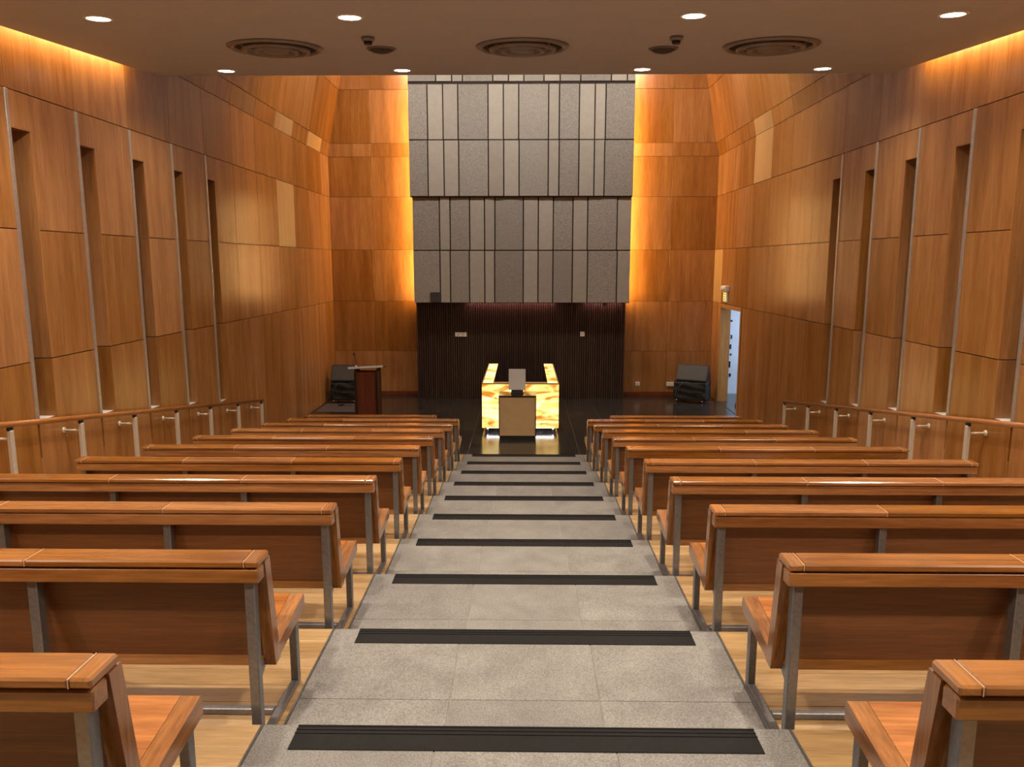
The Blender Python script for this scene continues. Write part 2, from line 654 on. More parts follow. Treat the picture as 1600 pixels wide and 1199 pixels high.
# oak boards under the pews
NB = 8
for k in range(-1, NSTEP + 1):
    y0, y1 = tread_span(k)
    z = tread_z(k)
    w = (y1 - y0) / NB
    for x0, x1 in ((XL + 0.002, AX - AW - 0.010), (AX + AW + 0.010, XR - 0.002)):
        for j in range(NB):
            box('floor_plank', x0, x1, y0 + j * w + 0.0003, y0 + (j + 1) * w - 0.0003, z - 0.02, z + random.uniform(-0.0006, 0.0006), 'plank', floor, 0.0025)
        box('riser_board', x0, x1, y1 - 0.012, y1, z - RISE + 0.002, z - 0.022, 'plank', floor, 0.001)

# dark polished stage tiles
tw = 0.65
xs = [XL + 0.002]
x = AX - 0.325 - tw * 6
while x < XR - 0.2:
    if x > XL + 0.2:
        xs.append(x)
    x += tw
xs.append(XR - 0.002)
ny = 6
th = (YB - YS) / ny
for i in range(len(xs) - 1):
    for j in range(ny):
        box('stage_tile', xs[i] + 0.0007, xs[i + 1] - 0.0007, YS + j * th + 0.0007, YS + (j + 1) * th - 0.0007, -0.02, 0, 'dstone', floor, 0.001)

# ------------------------------------------------------------------ side walls
SLOTN = 5
SLOTY = [7.18 + PITCHW * i for i in range(SLOTN)]
SLOTW = 0.30
SLOTTOP = 4.53
SILL = [1.765 - 0.155 * i for i in range(SLOTN)]
DOORY0, DOORY1, DOORZ = 16.36, 18.10, 2.30
DT = 0.24                      # wall thickness at the doorway
WT = 0.46                      # wall thickness behind the panels


def side_wall(side):
    sg = -1 if side == 'left' else 1
    X = XL if sg < 0 else XR
    f0 = X + sg * 0.022        # face of the battens behind the panels
    f1 = X + sg * WT

    def bx(y0, y1, z0, z1):
        nonlocal f1
        return (min(f0, f1), max(f0, f1), y0, y1, z0, z1)
    solid = []
    ys = [YREAR]
    for i, y in enumerate(SLOTY):
        solid.append(bx(ys[-1], y, -0.25, 5.95))
        solid.append(bx(y, y + SLOTW, SLOTTOP, 5.95))
        solid.append(bx(y, y + SLOTW, -0.25, SILL[i] - 0.03))
        ys.append(y + SLOTW)
    if sg > 0:
        solid.append(bx(ys[-1], 15.2, -0.25, 5.95))
        f1 = X + sg * DT
        solid.append(bx(15.2, DOORY0, -0.25, 5.95))
        solid.append(bx(DOORY0, DOORY1, DOORZ, 5.95))
        solid.append(bx(DOORY0, DOORY1, -0.25, -0.02))
        solid.append(bx(DOORY1, YB + 0.3, -0.25, 5.95))
    else:
        solid.append(bx(ys[-1], YB + 0.3, -0.25, 5.95))
    w = struct(boxes('wall_' + side, solid, 'wallback'),
               'amber veneer panelled wall with five tall window slots' + (' facing the doorway wall' if sg < 0 else ' and a doorway beside the stage'), 'wall')
    xa, xb = sorted((X, X + sg * 0.020))
    gv, gh = 0.0025, 0.0045

    def panel(pts, mat):
        o = prism('panel', pts, 0, xa, xb, mat, w)
        return o

    def rect(y0, y1, z0, z1, mat):
        return box('panel', xa, xb, y0 + gv, y1 - gv, z0 + gh, z1 - gh, mat, w, 0.0015)

    i0 = -9
    i = i0
    while True:
        y0 = B0 + PITCHW * i
        y1 = y0 + PITCHW
        if y0 > YB - 0.15:
            break
        if y1 > YB - 0.15:
            y1 = YB
        y0 = max(y0, YREAR)
        top = 5.95 if y1 < CEIL_Y + 0.3 else JZ[3]
        pale_row = {}
        if sg < 0:
            if i == 7:
                pale_row[2] = 'pale'
        else:
            if i == 7:
                pale_row[3] = 'pale'
            if i == 10:
                pale_row[1] = 'pale'
        rows = [(0, 0.0, JZ[0]), (1, JZ[0], JZ[1]), (2, JZ[1], JZ[2]), (3, JZ[2], top)]
        for r, z0, z1 in rows:
            mt = pale_row.get(r, 'wall')
            if 0 <= i < SLOTN and r < 3:
                ya, yb = SLOTY[i] - 0.001, SLOTY[i] + SLOTW
                if r == 1:
                    rect(yb - gv, y1, z0, z1, mt)
                elif r == 2:
                    panel([(ya + 0.002, SLOTTOP), (yb, SLOTTOP), (yb, z0 + gh), (y1 - gv, z0 + gh), (y1 - gv, z1 - gh), (ya + 0.002, z1 - gh)], mt)
                else:
                    s = SILL[i]
                    panel([(y0 + gv, z0), (y1 - gv, z0), (y1 - gv, z1 - gh), (yb, z1 - gh), (yb, s), (ya + 0.002, s), (ya + 0.002, s - 0.36), (y0 + gv, s - 0.36)], mt)
                # slim stile between the joint and the slot is covered by the aluminium trim
            elif sg > 0 and r == 0 and y0 < DOORY1 - 0.05 and y1 > DOORY0 + 0.05:
                if y0 < DOORY0:
                    rect(y0, DOORY0 - 0.06, z0, z1, mt)
                if y1 > DOORY1 + 0.1:
                    rect(DOORY1 + 0.06, y1, z0, z1, mt)
            elif sg > 0 and r == 0 and abs(y0 - DOORY1) < 0.1:
                rect(DOORY1 + 0.06, y1, z0, z1, mt)
            else:
                rect(y0, y1, z0, z1, mt)
        i += 1

    # window slots
    for n, y in enumerate(SLOTY):
        num = n + 1 + (0 if sg < 0 else SLOTN)
        s = SILL[n]
        ox = [X + sg * WT, X + sg * 0.002]
        win = thing('window_%d' % num, '', 'window', (X, y + SLOTW / 2, s))
        win['kind'] = 'structure'
        win['label'] = 'tall narrow window slot, %s from the back wall, in the %s' % (
            ('fifth', 'fourth', 'third', 'second', 'first')[n], 'wall opposite the doorway' if sg < 0 else 'wall with the doorway')
        x0, x1 = sorted((X + sg * 0.001, X + sg * (WT - 0.02)))

        def wp(name, a, b, c0, c1, d0, d1, mat, c=0.001):
            return box(name, a - X, b - X, c0 - y - SLOTW / 2, c1 - y - SLOTW / 2, d0 - s, d1 - s, mat, win, c)
        wp('jamb_panel', x0, x1, y + SLOTW - 0.012, y + SLOTW, JZ[0] + gh, SLOTTOP - 0.013, 'wall')
        wp('jamb_panel', x0, x1, y + SLOTW - 0.012, y + SLOTW, s + 0.001, JZ[0] - gh, 'wall')
        wp('jamb_panel', x0, x1, y, y + 0.012, s + 0.001, SLOTTOP - 0.013, 'wall')
        wp('head_panel', x0, x1, y, y + SLOTW, SLOTTOP - 0.012, SLOTTOP, 'wall')
        wp('sill', x0, x1, y + 0.001, y + SLOTW - 0.001, s - 0.03, s, 'sill', 0.002)
        xw = X + sg * (WT - 0.05)
        g0, g1 = sorted((xw, xw + sg * 0.006))
        wp('glass_pane', g0, g1, y + 0.04, y + SLOTW - 0.04, s + 0.03, SLOTTOP - 0.04, 'glass', 0)
        f0_, f1_ = sorted((xw - sg * 0.012, xw + sg * 0.018))
        fr = wp('window_frame', f0_, f1_, y + 0.013, y + 0.04, s + 0.001, SLOTTOP - 0.014, 'alu')
        wp('window_frame', f0_, f1_, y + SLOTW - 0.04, y + SLOTW - 0.013, s + 0.001, SLOTTOP - 0.014, 'alu')
        wp('window_frame', f0_, f1_, y + 0.04, y + SLOTW - 0.04, s + 0.001, s + 0.03, 'alu')
        wp('window_frame', f0_, f1_, y + 0.04, y + SLOTW - 0.04, SLOTTOP - 0.04, SLOTTOP - 0.014, 'alu')
        t0, t1 = sorted((X - sg * 0.012, X + sg * 0.018))
        tr = wp('edge_trim', t0, t1, y - 0.050, y - 0.002, s - 0.02, JZ[2] - 0.006, 'alu', 0.003)
        tr['label'] = 'aluminium edge strip'

    # leaning upper wall over the stage
    ang = math.atan(CANT)
    ln = math.hypot(1, CANT)
    y_a = CEIL_Y + 0.02
    up_w = boxes('wall_upper_' + side, [], 'wallback')
    me = bpy.data.meshes.new('upper')
    zb, zt = JZ[3], ZTOP
    xo = X + sg * 0.024
    prof = [(xo, zb), (xo - sg * CANT * (zt - zb), zt), (X + sg * WT, zt), (X + sg * WT, zb + 0.16), (xo, zb + 0.16 * 0)]
    bpy.data.objects.remove(up_w)
    uw = prism('wall_upper_' + side, prof[:4] , 1, y_a, YB, 'wallback', None, (0, 0))
    uw.location = (0, (y_a + YB) / 2, 0)
    struct(uw, 'inward leaning upper veneer wall above the stage on the ' + ('lectern side' if sg < 0 else 'doorway side'), 'wall')
    rows = [(JZ[3], JZ[4]), (JZ[4], JZ[5]), (JZ[5], ZTOP)]
    i = 2
    while True:
        y0 = B0 + PITCHW * i
        y1 = y0 + PITCHW
        if y0 > YB - 0.15:
            break
        if y1 > YB - 0.15:
            y1 = YB
        y0 = max(y0, y_a)
        for r, (z0, z1) in enumerate(rows):
            mt = 'wall'
            if r == 0 and ((sg < 0 and i in (5, 7, 9)) or (sg > 0 and i in (5, 7))):
                mt = 'pale'
            zc = (z0 + z1) / 2
            hz = (z1 - z0) * ln - 2 * gh
            xc = X - sg * CANT * (zc - JZ[3]) + sg * 0.010
            yc = (y0 + y1) / 2 - (YB + y_a) / 2
            cbox('panel', (xc, yc, zc), (0.020, y1 - y0 - 2 * gv, hz), mt, uw, 0.0015, (0, -sg * ang, 0))
        i += 1
    return w


wall_left = side_wall('left')
wall_right = side_wall('right')

# wall behind the camera and the fascia/upper ceiling over the stage
wr = struct(box('wall_rear', XL - WT, XR + WT, YREAR - 0.2, YREAR, -0.25, 5.95, 'wall', None, 0), 'veneer wall at the top of the terraces', 'wall')

# ------------------------------------------------------------------ back wall
wb = struct(boxes('wall_back', [(XL - WT, XR + WT, YB + 0.022, YB + 0.3, -0.25, ZTOP)], 'wallback'),
            'amber veneer panelled back wall behind the stage', 'wall')
zr = [0.10, 1.12, 2.35, 3.60, 4.86, 5.80, 6.11, 7.34, ZTOP]
for xs_ in ([XL, -3.675, -2.50], [2.36, 3.555, XR]):
    for a, b in zip(xs_[:-1], xs_[1:]):
        for z0, z1 in zip(zr[:-1], zr[1:]):
            box('panel', a + 0.003, b - 0.003, YB, YB + 0.02, z0 + 0.0035, z1 - 0.0035, 'wall', wb, 0.0015)
    bb = box('skirting', xs_[0] + 0.002, xs_[2] - 0.002, YB - 0.008, YB + 0.02, 0.001, 0.10, 'podium', wb, 0.003)

# dark ribbed wall under the grey feature
SY = 18.42
SX0, SX1 = -2.59, 2.455
struct(boxes('wall_slatted', [(SX0, SX1, SY + 0.03, YB, 0, 2.338)], 'slatback'), 'dark brown ribbed timber wall behind the glowing catafalque', 'wall')
ws = bpy.data.objects['wall_slatted']
ns = 92
p = (SX1 - SX0) / ns
for i in range(ns):
    box('slat', SX0 + i * p + p * 0.16, SX0 + (i + 1) * p - p * 0.16, SY, SY + 0.03, 0.002, 2.33, 'slat', ws, 0.003)

# ------------------------------------------------------------------ grey feature of boards
GY = 18.10
GX0, GX1 = -2.60, 2.51
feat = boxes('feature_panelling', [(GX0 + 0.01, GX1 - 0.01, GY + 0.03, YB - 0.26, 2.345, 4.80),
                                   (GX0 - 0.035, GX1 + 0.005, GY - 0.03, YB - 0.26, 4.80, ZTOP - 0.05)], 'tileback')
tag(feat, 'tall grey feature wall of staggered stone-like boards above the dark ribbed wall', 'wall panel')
ROWS = [  # (z0, z1, face y, joints in pixels of a 2.5x crop, from the photograph)
    (2.345, 3.575, GY, [362, 468, 508, 583, 643, 682, 794, 852, 910, 986, 1045, 1160, 1213]),
    (3.575, 4.800, GY, [355, 463, 505, 582, 641, 682, 794, 853, 912, 989, 1047, 1163, 1220]),
    (4.800, 6.065, GY - 0.06, [345, 420, 483, 541, 657, 717, 777, 891, 933, 1010, 1070, 1110, 1225]),
    (6.065, 7.290, GY - 0.06, [340, 417, 478, 537, 655, 715, 775, 892, 934, 1012, 1073, 1115, 1230]),
    (7.330, 8.560, GY - 0.06, [340, 452, 514, 556, 674, 735, 795, 873, 936, 1016, 1134, 1196, 1230]),
]
for r, (z0, z1, fy, js) in enumerate(ROWS):
    x0 = GX0 if fy == GY else GX0 - 0.045
    x1 = GX1 if fy == GY else GX1 + 0.015
    xx = [x0 + (x1 - x0) * (j - js[0]) / (js[-1] - js[0]) for j in js]
    for n, (a, b) in enumerate(zip(xx[:-1], xx[1:])):
        wide = (b - a) > 0.40 or (b - a) < 0.2 and n == 0
        dep = random.choice((0.0, 0.006, 0.012))
        box('board', a + 0.014, b - 0.014, fy + dep, fy + 0.035, z0 + 0.012, z1 - 0.012, 'tileA' if wide else 'tileB', feat, 0.003)
t = box('grille_box', -2.20, -1.98, GY - 0.05, GY + 0.012, 2.36, 2.60, 'grille', feat, 0.006)
t['label'] = 'small dark grey grille'
for s, xe in ((-1, GX0 + 0.01), (1, GX1 - 0.01)):
    a, b = sorted((xe, xe - s * 0.03))
    st = box('light_strip', a, b, YB - 0.255, YB - 0.20, 2.40, ZTOP - 0.2, 'led', feat, 0)
    st['label'] = 'warm light strip hidden behind the boards'
M['pink'] = emit('pinkish_led', (1.0, 0.46, 0.42), 13.0)
for xa_, xb_ in ((-1.35, 0.75), (1.45, 2.35)):
    st = box('under_strip', xa_, xb_, SY - 0.10, SY - 0.075, 2.336, 2.3448, 'pink', feat, 0)
    st['label'] = 'pinkish light strip under the boards'

# ------------------------------------------------------------------ ceiling
CG = 0.17
CX0, CX1 = XL + CG, XR - CG
tilt = math.atan(CEIL_S)
nc = 7
cw = (CX1 - CX0) / nc
cell = []
ceil = boxes('ceiling', [], 'ceilback')
bpy.data.objects.remove(ceil)
prof = []
ceil = prism('ceiling', [(YREAR, ceil_z(YREAR) + 0.022), (CEIL_Y - 0.01, ceil_z(CEIL_Y - 0.01) + 0.022), (CEIL_Y - 0.01, ceil_z(CEIL_Y) + 0.30), (YREAR, ceil_z(YREAR) + 0.30)], 0, CX0 + 0.01, CX1 - 0.01, 'ceilback', None, (0, 0))
struct(ceil, 'sloping greyish brown plaster ceiling with downlights over the pews', 'ceiling')
cox = ceil.location.x
rowsy = [CEIL_Y]
while rowsy[-1] > YREAR + 0.5:
    rowsy.append(max(YREAR, rowsy[-1] - 1.52))
for a, b in zip(rowsy[1:], rowsy[:-1]):
    for i in range(nc):
        yc = (a + b) / 2
        cbox('ceiling_panel', (CX0 + cw * (i + 0.5) - cox, yc, ceil_z(yc) + 0.011), (cw - 0.0006, (b - a) / math.cos(tilt) - 0.0006, 0.02), 'ceil', ceil, 0, (tilt, 0, 0))
# upper roof over the stage and the bulkhead that closes it
uc = struct(boxes('ceiling_upper', [(XL - WT, XR + WT, CEIL_Y - 0.3, YB + 0.3, ZTOP, ZTOP + 0.2)], 'upper'), 'high ceiling above the stage', 'ceiling')
bh = struct(boxes('bulkhead', [(XL - WT, XR + WT, CEIL_Y - 0.3, CEIL_Y - 0.02, ceil_z(CEIL_Y) + 0.40, ZTOP)], 'upper'), 'plaster bulkhead between the sloping ceiling and the high ceiling', 'ceiling')
# roof over the coves so that no daylight enters
rc = struct(prism('ceiling_roof', [(YREAR - 0.2, ceil_z(YREAR) + 0.34), (CEIL_Y - 0.02, ceil_z(CEIL_Y) + 0.34), (CEIL_Y - 0.02, ceil_z(CEIL_Y) + 0.42), (YREAR - 0.2, ceil_z(YREAR) + 0.42)], 0, XL - WT, XR + WT, 'upper', None, (0, 0)), 'roof slab above the coves', 'ceiling')
# cove light strips in the slot between ceiling and walls
for s, X in ((-1, XL), (1, XR)):
    xe = X - s * (CG + 0.002) if False else (CX0 if s < 0 else CX1)
    for ya, yb in ((1.0, 6.6), (6.8, 9.3)):
        zc = (ceil_z(ya) + ceil_z(yb)) / 2 + 0.17
        c = cbox('cove_light' if ya > 5 else 'cove_light_offscreen', (xe + s * 0.018, (ya + yb) / 2, zc), (0.02, (yb - ya), 0.03), 'cove', None, 0, (tilt, 0, 0))
        tag(c, 'warm cove light strip along the %s, %s' % ('wall opposite the doorway' if s < 0 else 'doorway wall', 'toward the stage' if ya > 5 else 'toward the rear'), 'light strip')

# ------------------------------------------------------------------ ceiling fittings
def on_ceiling(x, y, d=0.0):
    return (x, y, ceil_z(y) - d)


CROT = (tilt, 0, 0)
dl_names = {(-3.53): 'next to the wall opposite the doorway', (-1.44): 'left of the aisle toward the lectern', 1.39: 'beside the aisle on the doorway side', 3.50: 'next to the doorway wall'}
dl_names[-1.44] = 'beside the aisle on the lectern side'
first = None
for ry, rn in ((6.66, 'in the row behind the air diffusers'), (9.45, 'at the front edge of the ceiling'), (3.86, 'in a rear row over the pews'), (1.06, 'in the rearmost row over the pews')):
    for xx, xn in dl_names.items():
        lab = 'round recessed downlight %s, %s' % (rn, xn)
        lab = lab.replace('round recessed ', 'lit ') if len(lab.split()) > 16 else lab
        off = '' if ry > 5 else '_offscreen'
        d = thing('downlight' + off, lab, 'downlight', on_ceiling(xx, ry), CROT, 'recessed ceiling downlights')
        ringm = lathe_mesh([(0.092, 0.004), (0.092, -0.006), (0.112, -0.006), (0.116, 0.0), (0.116, 0.004)], 28, 'white', 'dlring')
        link('trim_ring', ringm, (0, 0, -0.001), d)
        lensm = lathe_mesh([(0.092, 0.002), (0.092, -0.003), (0.07, -0.005)], 28, 'lens', 'dllens')
        link('lens' + off, lensm, (0, 0, -0.001), d)
        spot('downlight_lamp' + off, (0, 0, -0.03), DOWN_W * (0.62 if ry > 9 else 1.0), WARM, 150, 0.9, 0.075, (0, 0, -1), d)

for xx, xn in ((-2.475, 'on the lectern side'), (-0.015, 'over the aisle'), (2.434, 'on the doorway side')):
    d = thing('air_diffuser', 'round ringed ceiling air diffuser ' + xn, 'air vent', on_ceiling(xx, 7.985), CROT, 'ceiling air diffusers')
    link('outer_ring', lathe_mesh([(0.395, 0.0), (0.40, -0.022), (0.435, -0.026), (0.462, -0.010), (0.462, 0.0)], 48, 'diff', 'df1'), (0, 0, -0.001), d)
    link('throat', lathe_mesh([(0.40, -0.001), (0.40, -0.006), (0.02, -0.006)], 40, 'diffdark', 'df2'), (0, 0, 0), d)
    link('cone_ring', lathe_mesh([(0.285, -0.010), (0.292, -0.046), (0.325, -0.050), (0.340, -0.014)], 40, 'diff', 'df3'), (0, 0, 0), d)
    link('cone_ring', lathe_mesh([(0.175, -0.010), (0.182, -0.054), (0.215, -0.058), (0.230, -0.014)], 40, 'diff', 'df4'), (0, 0, 0), d)
    link('centre_cone', lathe_mesh([(0.13, -0.010), (0.12, -0.044), (0.05, -0.054), (0.01, -0.055)], 32, 'diff', 'df5'), (0, 0, 0), d)
    for q in range(4):
        a = math.pi / 4 + q * math.pi / 2
        cbox('spoke', (0.25 * math.cos(a), 0.25 * math.sin(a), -0.022), (0.24, 0.008, 0.018), 'diff', d, 0.001, (0, 0, a))

for xx, yy, xn in ((-1.455, 7.49, 'on the lectern side'), (1.417, 7.52, 'on the doorway side')):
    d = thing('smoke_detector', 'small round smoke detector on the ceiling ' + xn, 'smoke detector', on_ceiling(xx, yy), CROT, 'smoke detectors')
    link('base', lathe_mesh([(0.062, 0.0), (0.062, -0.022), (0.052, -0.036)], 24, 'diff', 'sm1'), (0, 0, -0.001), d)
    link('sensing_head', lathe_mesh([(0.040, -0.036), (0.040, -0.058), (0.030, -0.066)], 20, 'black', 'sm2'), (0, 0, -0.001), d)
    link('cap', lathe_mesh([(0.028, -0.066), (0.022, -0.074), (0.004, -0.076)], 16, 'diff', 'sm3'), (0, 0, -0.001), d)
for xx, yy, xn in ((-1.434, 8.07, 'on the lectern side'), (1.402, 8.13, 'on the doorway side')):
    d = thing('ceiling_speaker', 'dark round domed ceiling speaker ' + xn, 'ceiling speaker', on_ceiling(xx, yy), CROT, 'ceiling speakers')
    link('rim', lathe_mesh([(0.128, 0.0), (0.130, -0.012), (0.145, -0.012), (0.150, 0.0)], 32, 'diff', 'cs1'), (0, 0, -0.001), d)
    link('grille', lathe_mesh([(0.128, 0.0), (0.128, -0.010), (0.09, -0.034), (0.04, -0.046), (0.01, -0.048)], 32, 'grille', 'cs2'), (0, 0, -0.001), d)

# lamps in the high ceiling over the stage, above the picture: the photograph shows their light
# on the upper grey boards and upper walls, which stand higher than every lamp of the sloping ceiling
for xx, xn in ((-3.0, 'on the lectern side'), (0.0, 'on the aisle axis'), (3.0, 'on the doorway side')):
    d = thing('high_downlight_offscreen', 'downlight in the high ceiling over the stage, ' + xn, 'downlight', (xx, 15.6, ZTOP), None, 'high ceiling downlights')
    link('trim_ring', MESH['dlring'], (0, 0, -0.006), d)
    link('lens_offscreen', MESH['dllens'], (0, 0, -0.006), d)
    spot('high_downlight_lamp_offscreen', (0, 0, -0.04), HIGH_W, WARM, 160, 0.9, 0.08, (0, 0.45, -1), d)

# ------------------------------------------------------------------ pews
def make_pew(length):
    """Pew centred on x, origin on the tread at the edge behind it; faces +y."""
    t = thing('pew', '', 'pew', (0, 0, 0), None, 'timber pews in rows')
    h = length / 2
    if length > 2.4:
        px = [-h + 0.05, -h / 3 - 0.0, h / 3, h - 0.05]
    else:
        px = [-h + 0.05, 0.0, h - 0.05]
    # top cap: end blocks and lengths butted over the posts
    cuts = [-h, -h + 0.055] + px[1:-1] + [h - 0.055, h]
    for n, (a, b) in enumerate(zip(cuts[:-1], cuts[1:])):
        end = n in (0, len(cuts) - 2)
        box('cap_block' if end else 'cap_board', a + 0.0008, b - 0.0008, 0.028, 0.150, 0.764, 0.791, 'pewside' if end else 'pew', t, 0.006)
        if not end or n == 0:
            box('cap_joint', b - 0.0015, b + 0.0015, 0.0285, 0.1495, 0.765, 0.7895, 'pearl', t, 0.001)
    box('top_rail', -h + 0.004, h - 0.004, 0.036, 0.100, 0.700, 0.757, 'pew', t, 0.005)
    box('cap_packer', -h + 0.02, h - 0.02, 0.045, 0.140, 0.755, 0.766, 'pewback', t, 0.0)
    # reclined back: panel with thicker end stiles
    def slab(name, x0, x1, yt, yb, th, zt, zb, mat):
        return prism(name, [(yt, zt), (yt + th, zt), (yb + th, zb + 0.004), (yb, zb)], 0, x0, x1, mat, t)
    slab('backrest', -h + 0.045, h - 0.045, 0.098, 0.168, 0.040, 0.756, 0.345, 'pewback')
    for s in (-1, 1):
        a, b = sorted((s * h, s * (h - 0.045)))
        slab('end_stile', a, b, 0.100, 0.166, 0.056, 0.7635, 0.306, 'pewend')
    prism('bottom_rail', [(0.158, 0.345), (0.216, 0.345), (0.222, 0.308), (0.160, 0.306)], 0, -h + 0.046, h - 0.046, 'pew', t)
    # seat: slightly falling toward the back, with end boards
    def seatpiece(name, x0, x1, mat):
        return prism(name, [(0.216, 0.368), (0.572, 0.420), (0.582, 0.412), (0.582, 0.356), (0.560, 0.350), (0.226, 0.312)], 0, x0, x1, mat, t)
    seatpiece('seat', -h + 0.065, h - 0.065, 'pewseat')
    for s in (-1, 1):
        a, b = sorted((s * (h - 0.004), s * (h - 0.0635)))
        seatpiece('seat_end', a, b, 'pewside')
    # steel frames
    for x in px:
        box('rear_leg', x - 0.019, x + 0.019, 0.058, 0.100, 0.0, 0.700, 'steel', t, 0.003)
        box('front_leg', x - 0.017, x + 0.017, 0.538, 0.576, 0.0, 0.350, 'steel', t, 0.003)
        box('floor_runner', x - 0.017, x + 0.017, 0.100, 0.538, 0.0, 0.024, 'steel', t, 0.003)
        prism('brace', [(0.100, 0.300), (0.165, 0.325), (0.540, 0.345), (0.540, 0.318), (0.170, 0.300), (0.100, 0.262)], 0, x - 0.006, x + 0.006, 'steel', t)
    for a, b in zip(px[:-1], px[1:]):
        box('floor_bar', a + 0.0175, b - 0.0175, 0.300, 0.330, 0.002, 0.030, 'steel', t, 0.003)
    return t


ORD = ['first', 'second', 'third', 'fourth', 'fifth', 'sixth', 'seventh', 'eighth', 'ninth', 'tenth', 'eleventh']
P_IN, P_OUT = 0.972, 3.585
proto = make_pew(P_OUT - P_IN)
proto_s = make_pew(P_OUT - 1.44)
used = {id(proto): False, id(proto_s): False}
for row in range(1, 12):
    pr = proto_s if row == 11 else proto
    inn = 1.44 if row == 11 else P_IN
    y0, z0 = edge_y(row - 1), tread_z(row)
    for s, sn in ((-1, 'lectern'), (1, 'doorway')):
        nth = ORD[11 - row]
        lab = 'glossy brown timber pew, %s row from the stage, on the %s side of the aisle' % (nth, sn)
        if row == 11:
            lab = 'shorter front-row timber pew nearest the stage, on the %s side of the aisle' % sn
        loc = (AX - 0.012 + s * (inn + P_OUT) / 2, y0, z0)
        if not used[id(pr)]:
            used[id(pr)] = True
            pr.location = loc
            pr['label'] = lab
        else:
            dup(pr, loc, lab)

# ------------------------------------------------------------------ handrails along the side walls
def handrail(s):
    X = XL if s < 0 else XR
    xp = X - s * 0.185
    ys = [12.86 - 1.062 * i for i in range(9)]
    zr_ = lambda y: 0.945 + 0.1475 * (12.86 - y)
    t = thing('handrail', 'sloping brown timber handrail on pale steel posts along the wall ' + ('opposite the doorway' if s < 0 else 'with the doorway'), 'handrail', (xp, ys[0], 0))
    y_hi, y_lo = ys[-1] - 0.3, ys[0] + 0.06
    tube('rail', [(0, y - ys[0], zr_(y)) for y in (y_lo, (y_lo + y_hi) / 2, y_hi)], 0.027, 'rail', t, 14)
    for i, y in enumerate(ys):
        k = 1
        while k < NSTEP + 1 and y > edge_y(k):
            k += 1
        zt = tread_z(k) if y < YS else 0.0
        yy = y - ys[0]
        zr2 = zr_(y)
        po = box('post', -0.020, 0.020, yy - 0.024, yy + 0.024, zt, zr2 - 0.055, 'post', t, 0.004)
        box('saddle', -0.012, 0.012, yy - 0.03, yy + 0.03, zr2 - 0.056, zr2 - 0.020, 'black', t, 0.003)
        # stub to the wall with a round flange
        zc = (zr2 - 0.055 + zt) / 2
        zs = zr2 - 0.13
        br = tube('wall_stub', [(s * 0.018, 0, zs - zc), (s * 0.182, 0, zs - zc)], 0.011, 'post', po, 10)
        fm = lathe_mesh([(0.030, 0.0), (0.030, 0.010), (0.012, 0.012)], 18, 'post', 'flange')
        link('flange', fm, (s * 0.184, 0, zs - zc), po, (0, -s * math.pi / 2, 0))
        link('foot_plate', rbox_mesh(0.09, 0.10, 0.010, 0.002, 'post'), (0, 0, zt - zc + 0.006), po)
    return t


handrail(-1)
handrail(1)

# ------------------------------------------------------------------ doorway in the right wall
dr = thing('door_1', 'open doorway with pale wood frame beside the stage, daylight beyond', 'door', (XR, (DOORY0 + DOORY1) / 2, 0))
dr['kind'] = 'structure'
yc = (DOORY0 + DOORY1) / 2
hw = (DOORY1 - DOORY0) / 2
dt = DT - 0.005
box('frame_post', -0.012, dt, hw - 0.05, hw, 0, DOORZ, 'frame', dr, 0.004)
box('frame_post', -0.012, dt, -hw, -hw + 0.05, 0, DOORZ, 'frame', dr, 0.004)
box('frame_head', -0.012, dt, -hw + 0.05, hw - 0.05, DOORZ - 0.05, DOORZ, 'frame', dr, 0.004)
for s in (-1, 1):
    a, b = sorted((s * hw, s * (hw + 0.055)))
    box('architrave', -0.018, -0.0005, a, b, 0, DOORZ + 0.04, 'frame', dr, 0.003)
box('architrave', -0.018, -0.0005, -hw, hw, DOORZ, DOORZ + 0.04, 'frame', dr, 0.003)
box('threshold', 0.02, dt, -hw + 0.05, hw - 0.05, -0.018, 0.002, 'dstone', dr, 0.001)
# leaf standing open in the passage
lf = box('door_leaf', dt + 0.02, dt + 0.95, -hw + 0.02, -hw + 0.065, 0.01, DOORZ - 0.06, 'greydoor', dr, 0.004)
lf['label'] = 'grey door leaf standing open'
cbox('lever_handle', (0.36, 0.05, -0.08), (0.13, 0.018, 0.02), 'black', lf, 0.004)
cbox('lock_plate', (0.40, 0.028, -0.10), (0.04, 0.008, 0.20), 'black', lf, 0.002)
# passage beyond the door
cx0, cx1 = XR + DT + 0.003, XR + 3.0
ps = struct(boxes('passage', [(cx0, cx1, YB + 0.32, YB + 0.44, -0.1, 2.7), (cx1, cx1 + 0.12, 15.0, YB + 0.44, -0.1, 2.7), (XR + WT + 0.003, cx1, 14.9, 15.02, -0.1, 2.7)], 'corr'), 'pale walls of the bright passage beyond the doorway', 'wall')
struct(boxes('passage_floor', [(cx0, cx1, 15.21, YB + 0.32, -0.12, -0.002)], 'dstone'), 'dark floor of the passage beyond the doorway', 'floor')
struct(boxes('passage_ceiling', [(cx0, cx1 + 0.12, 14.9, YB + 0.44, 2.7, 2.8)], 'corr'), 'pale ceiling of the passage', 'ceiling')
d = thing('passage_light_offscreen', 'cool white ceiling panel light in the passage beyond the doorway', 'ceiling light', (XR + 1.5, 17.5, 2.70))
cbox('frame', (0, 0, -0.012), (0.64, 1.24, 0.022), 'white', d, 0.003)
M['cool'] = emit('cool_panel', (0.62, 0.78, 1.0), 17.0)
cbox('diffuser_offscreen', (0, 0, -0.026), (0.58, 1.18, 0.006), 'cool', d, 0.001)
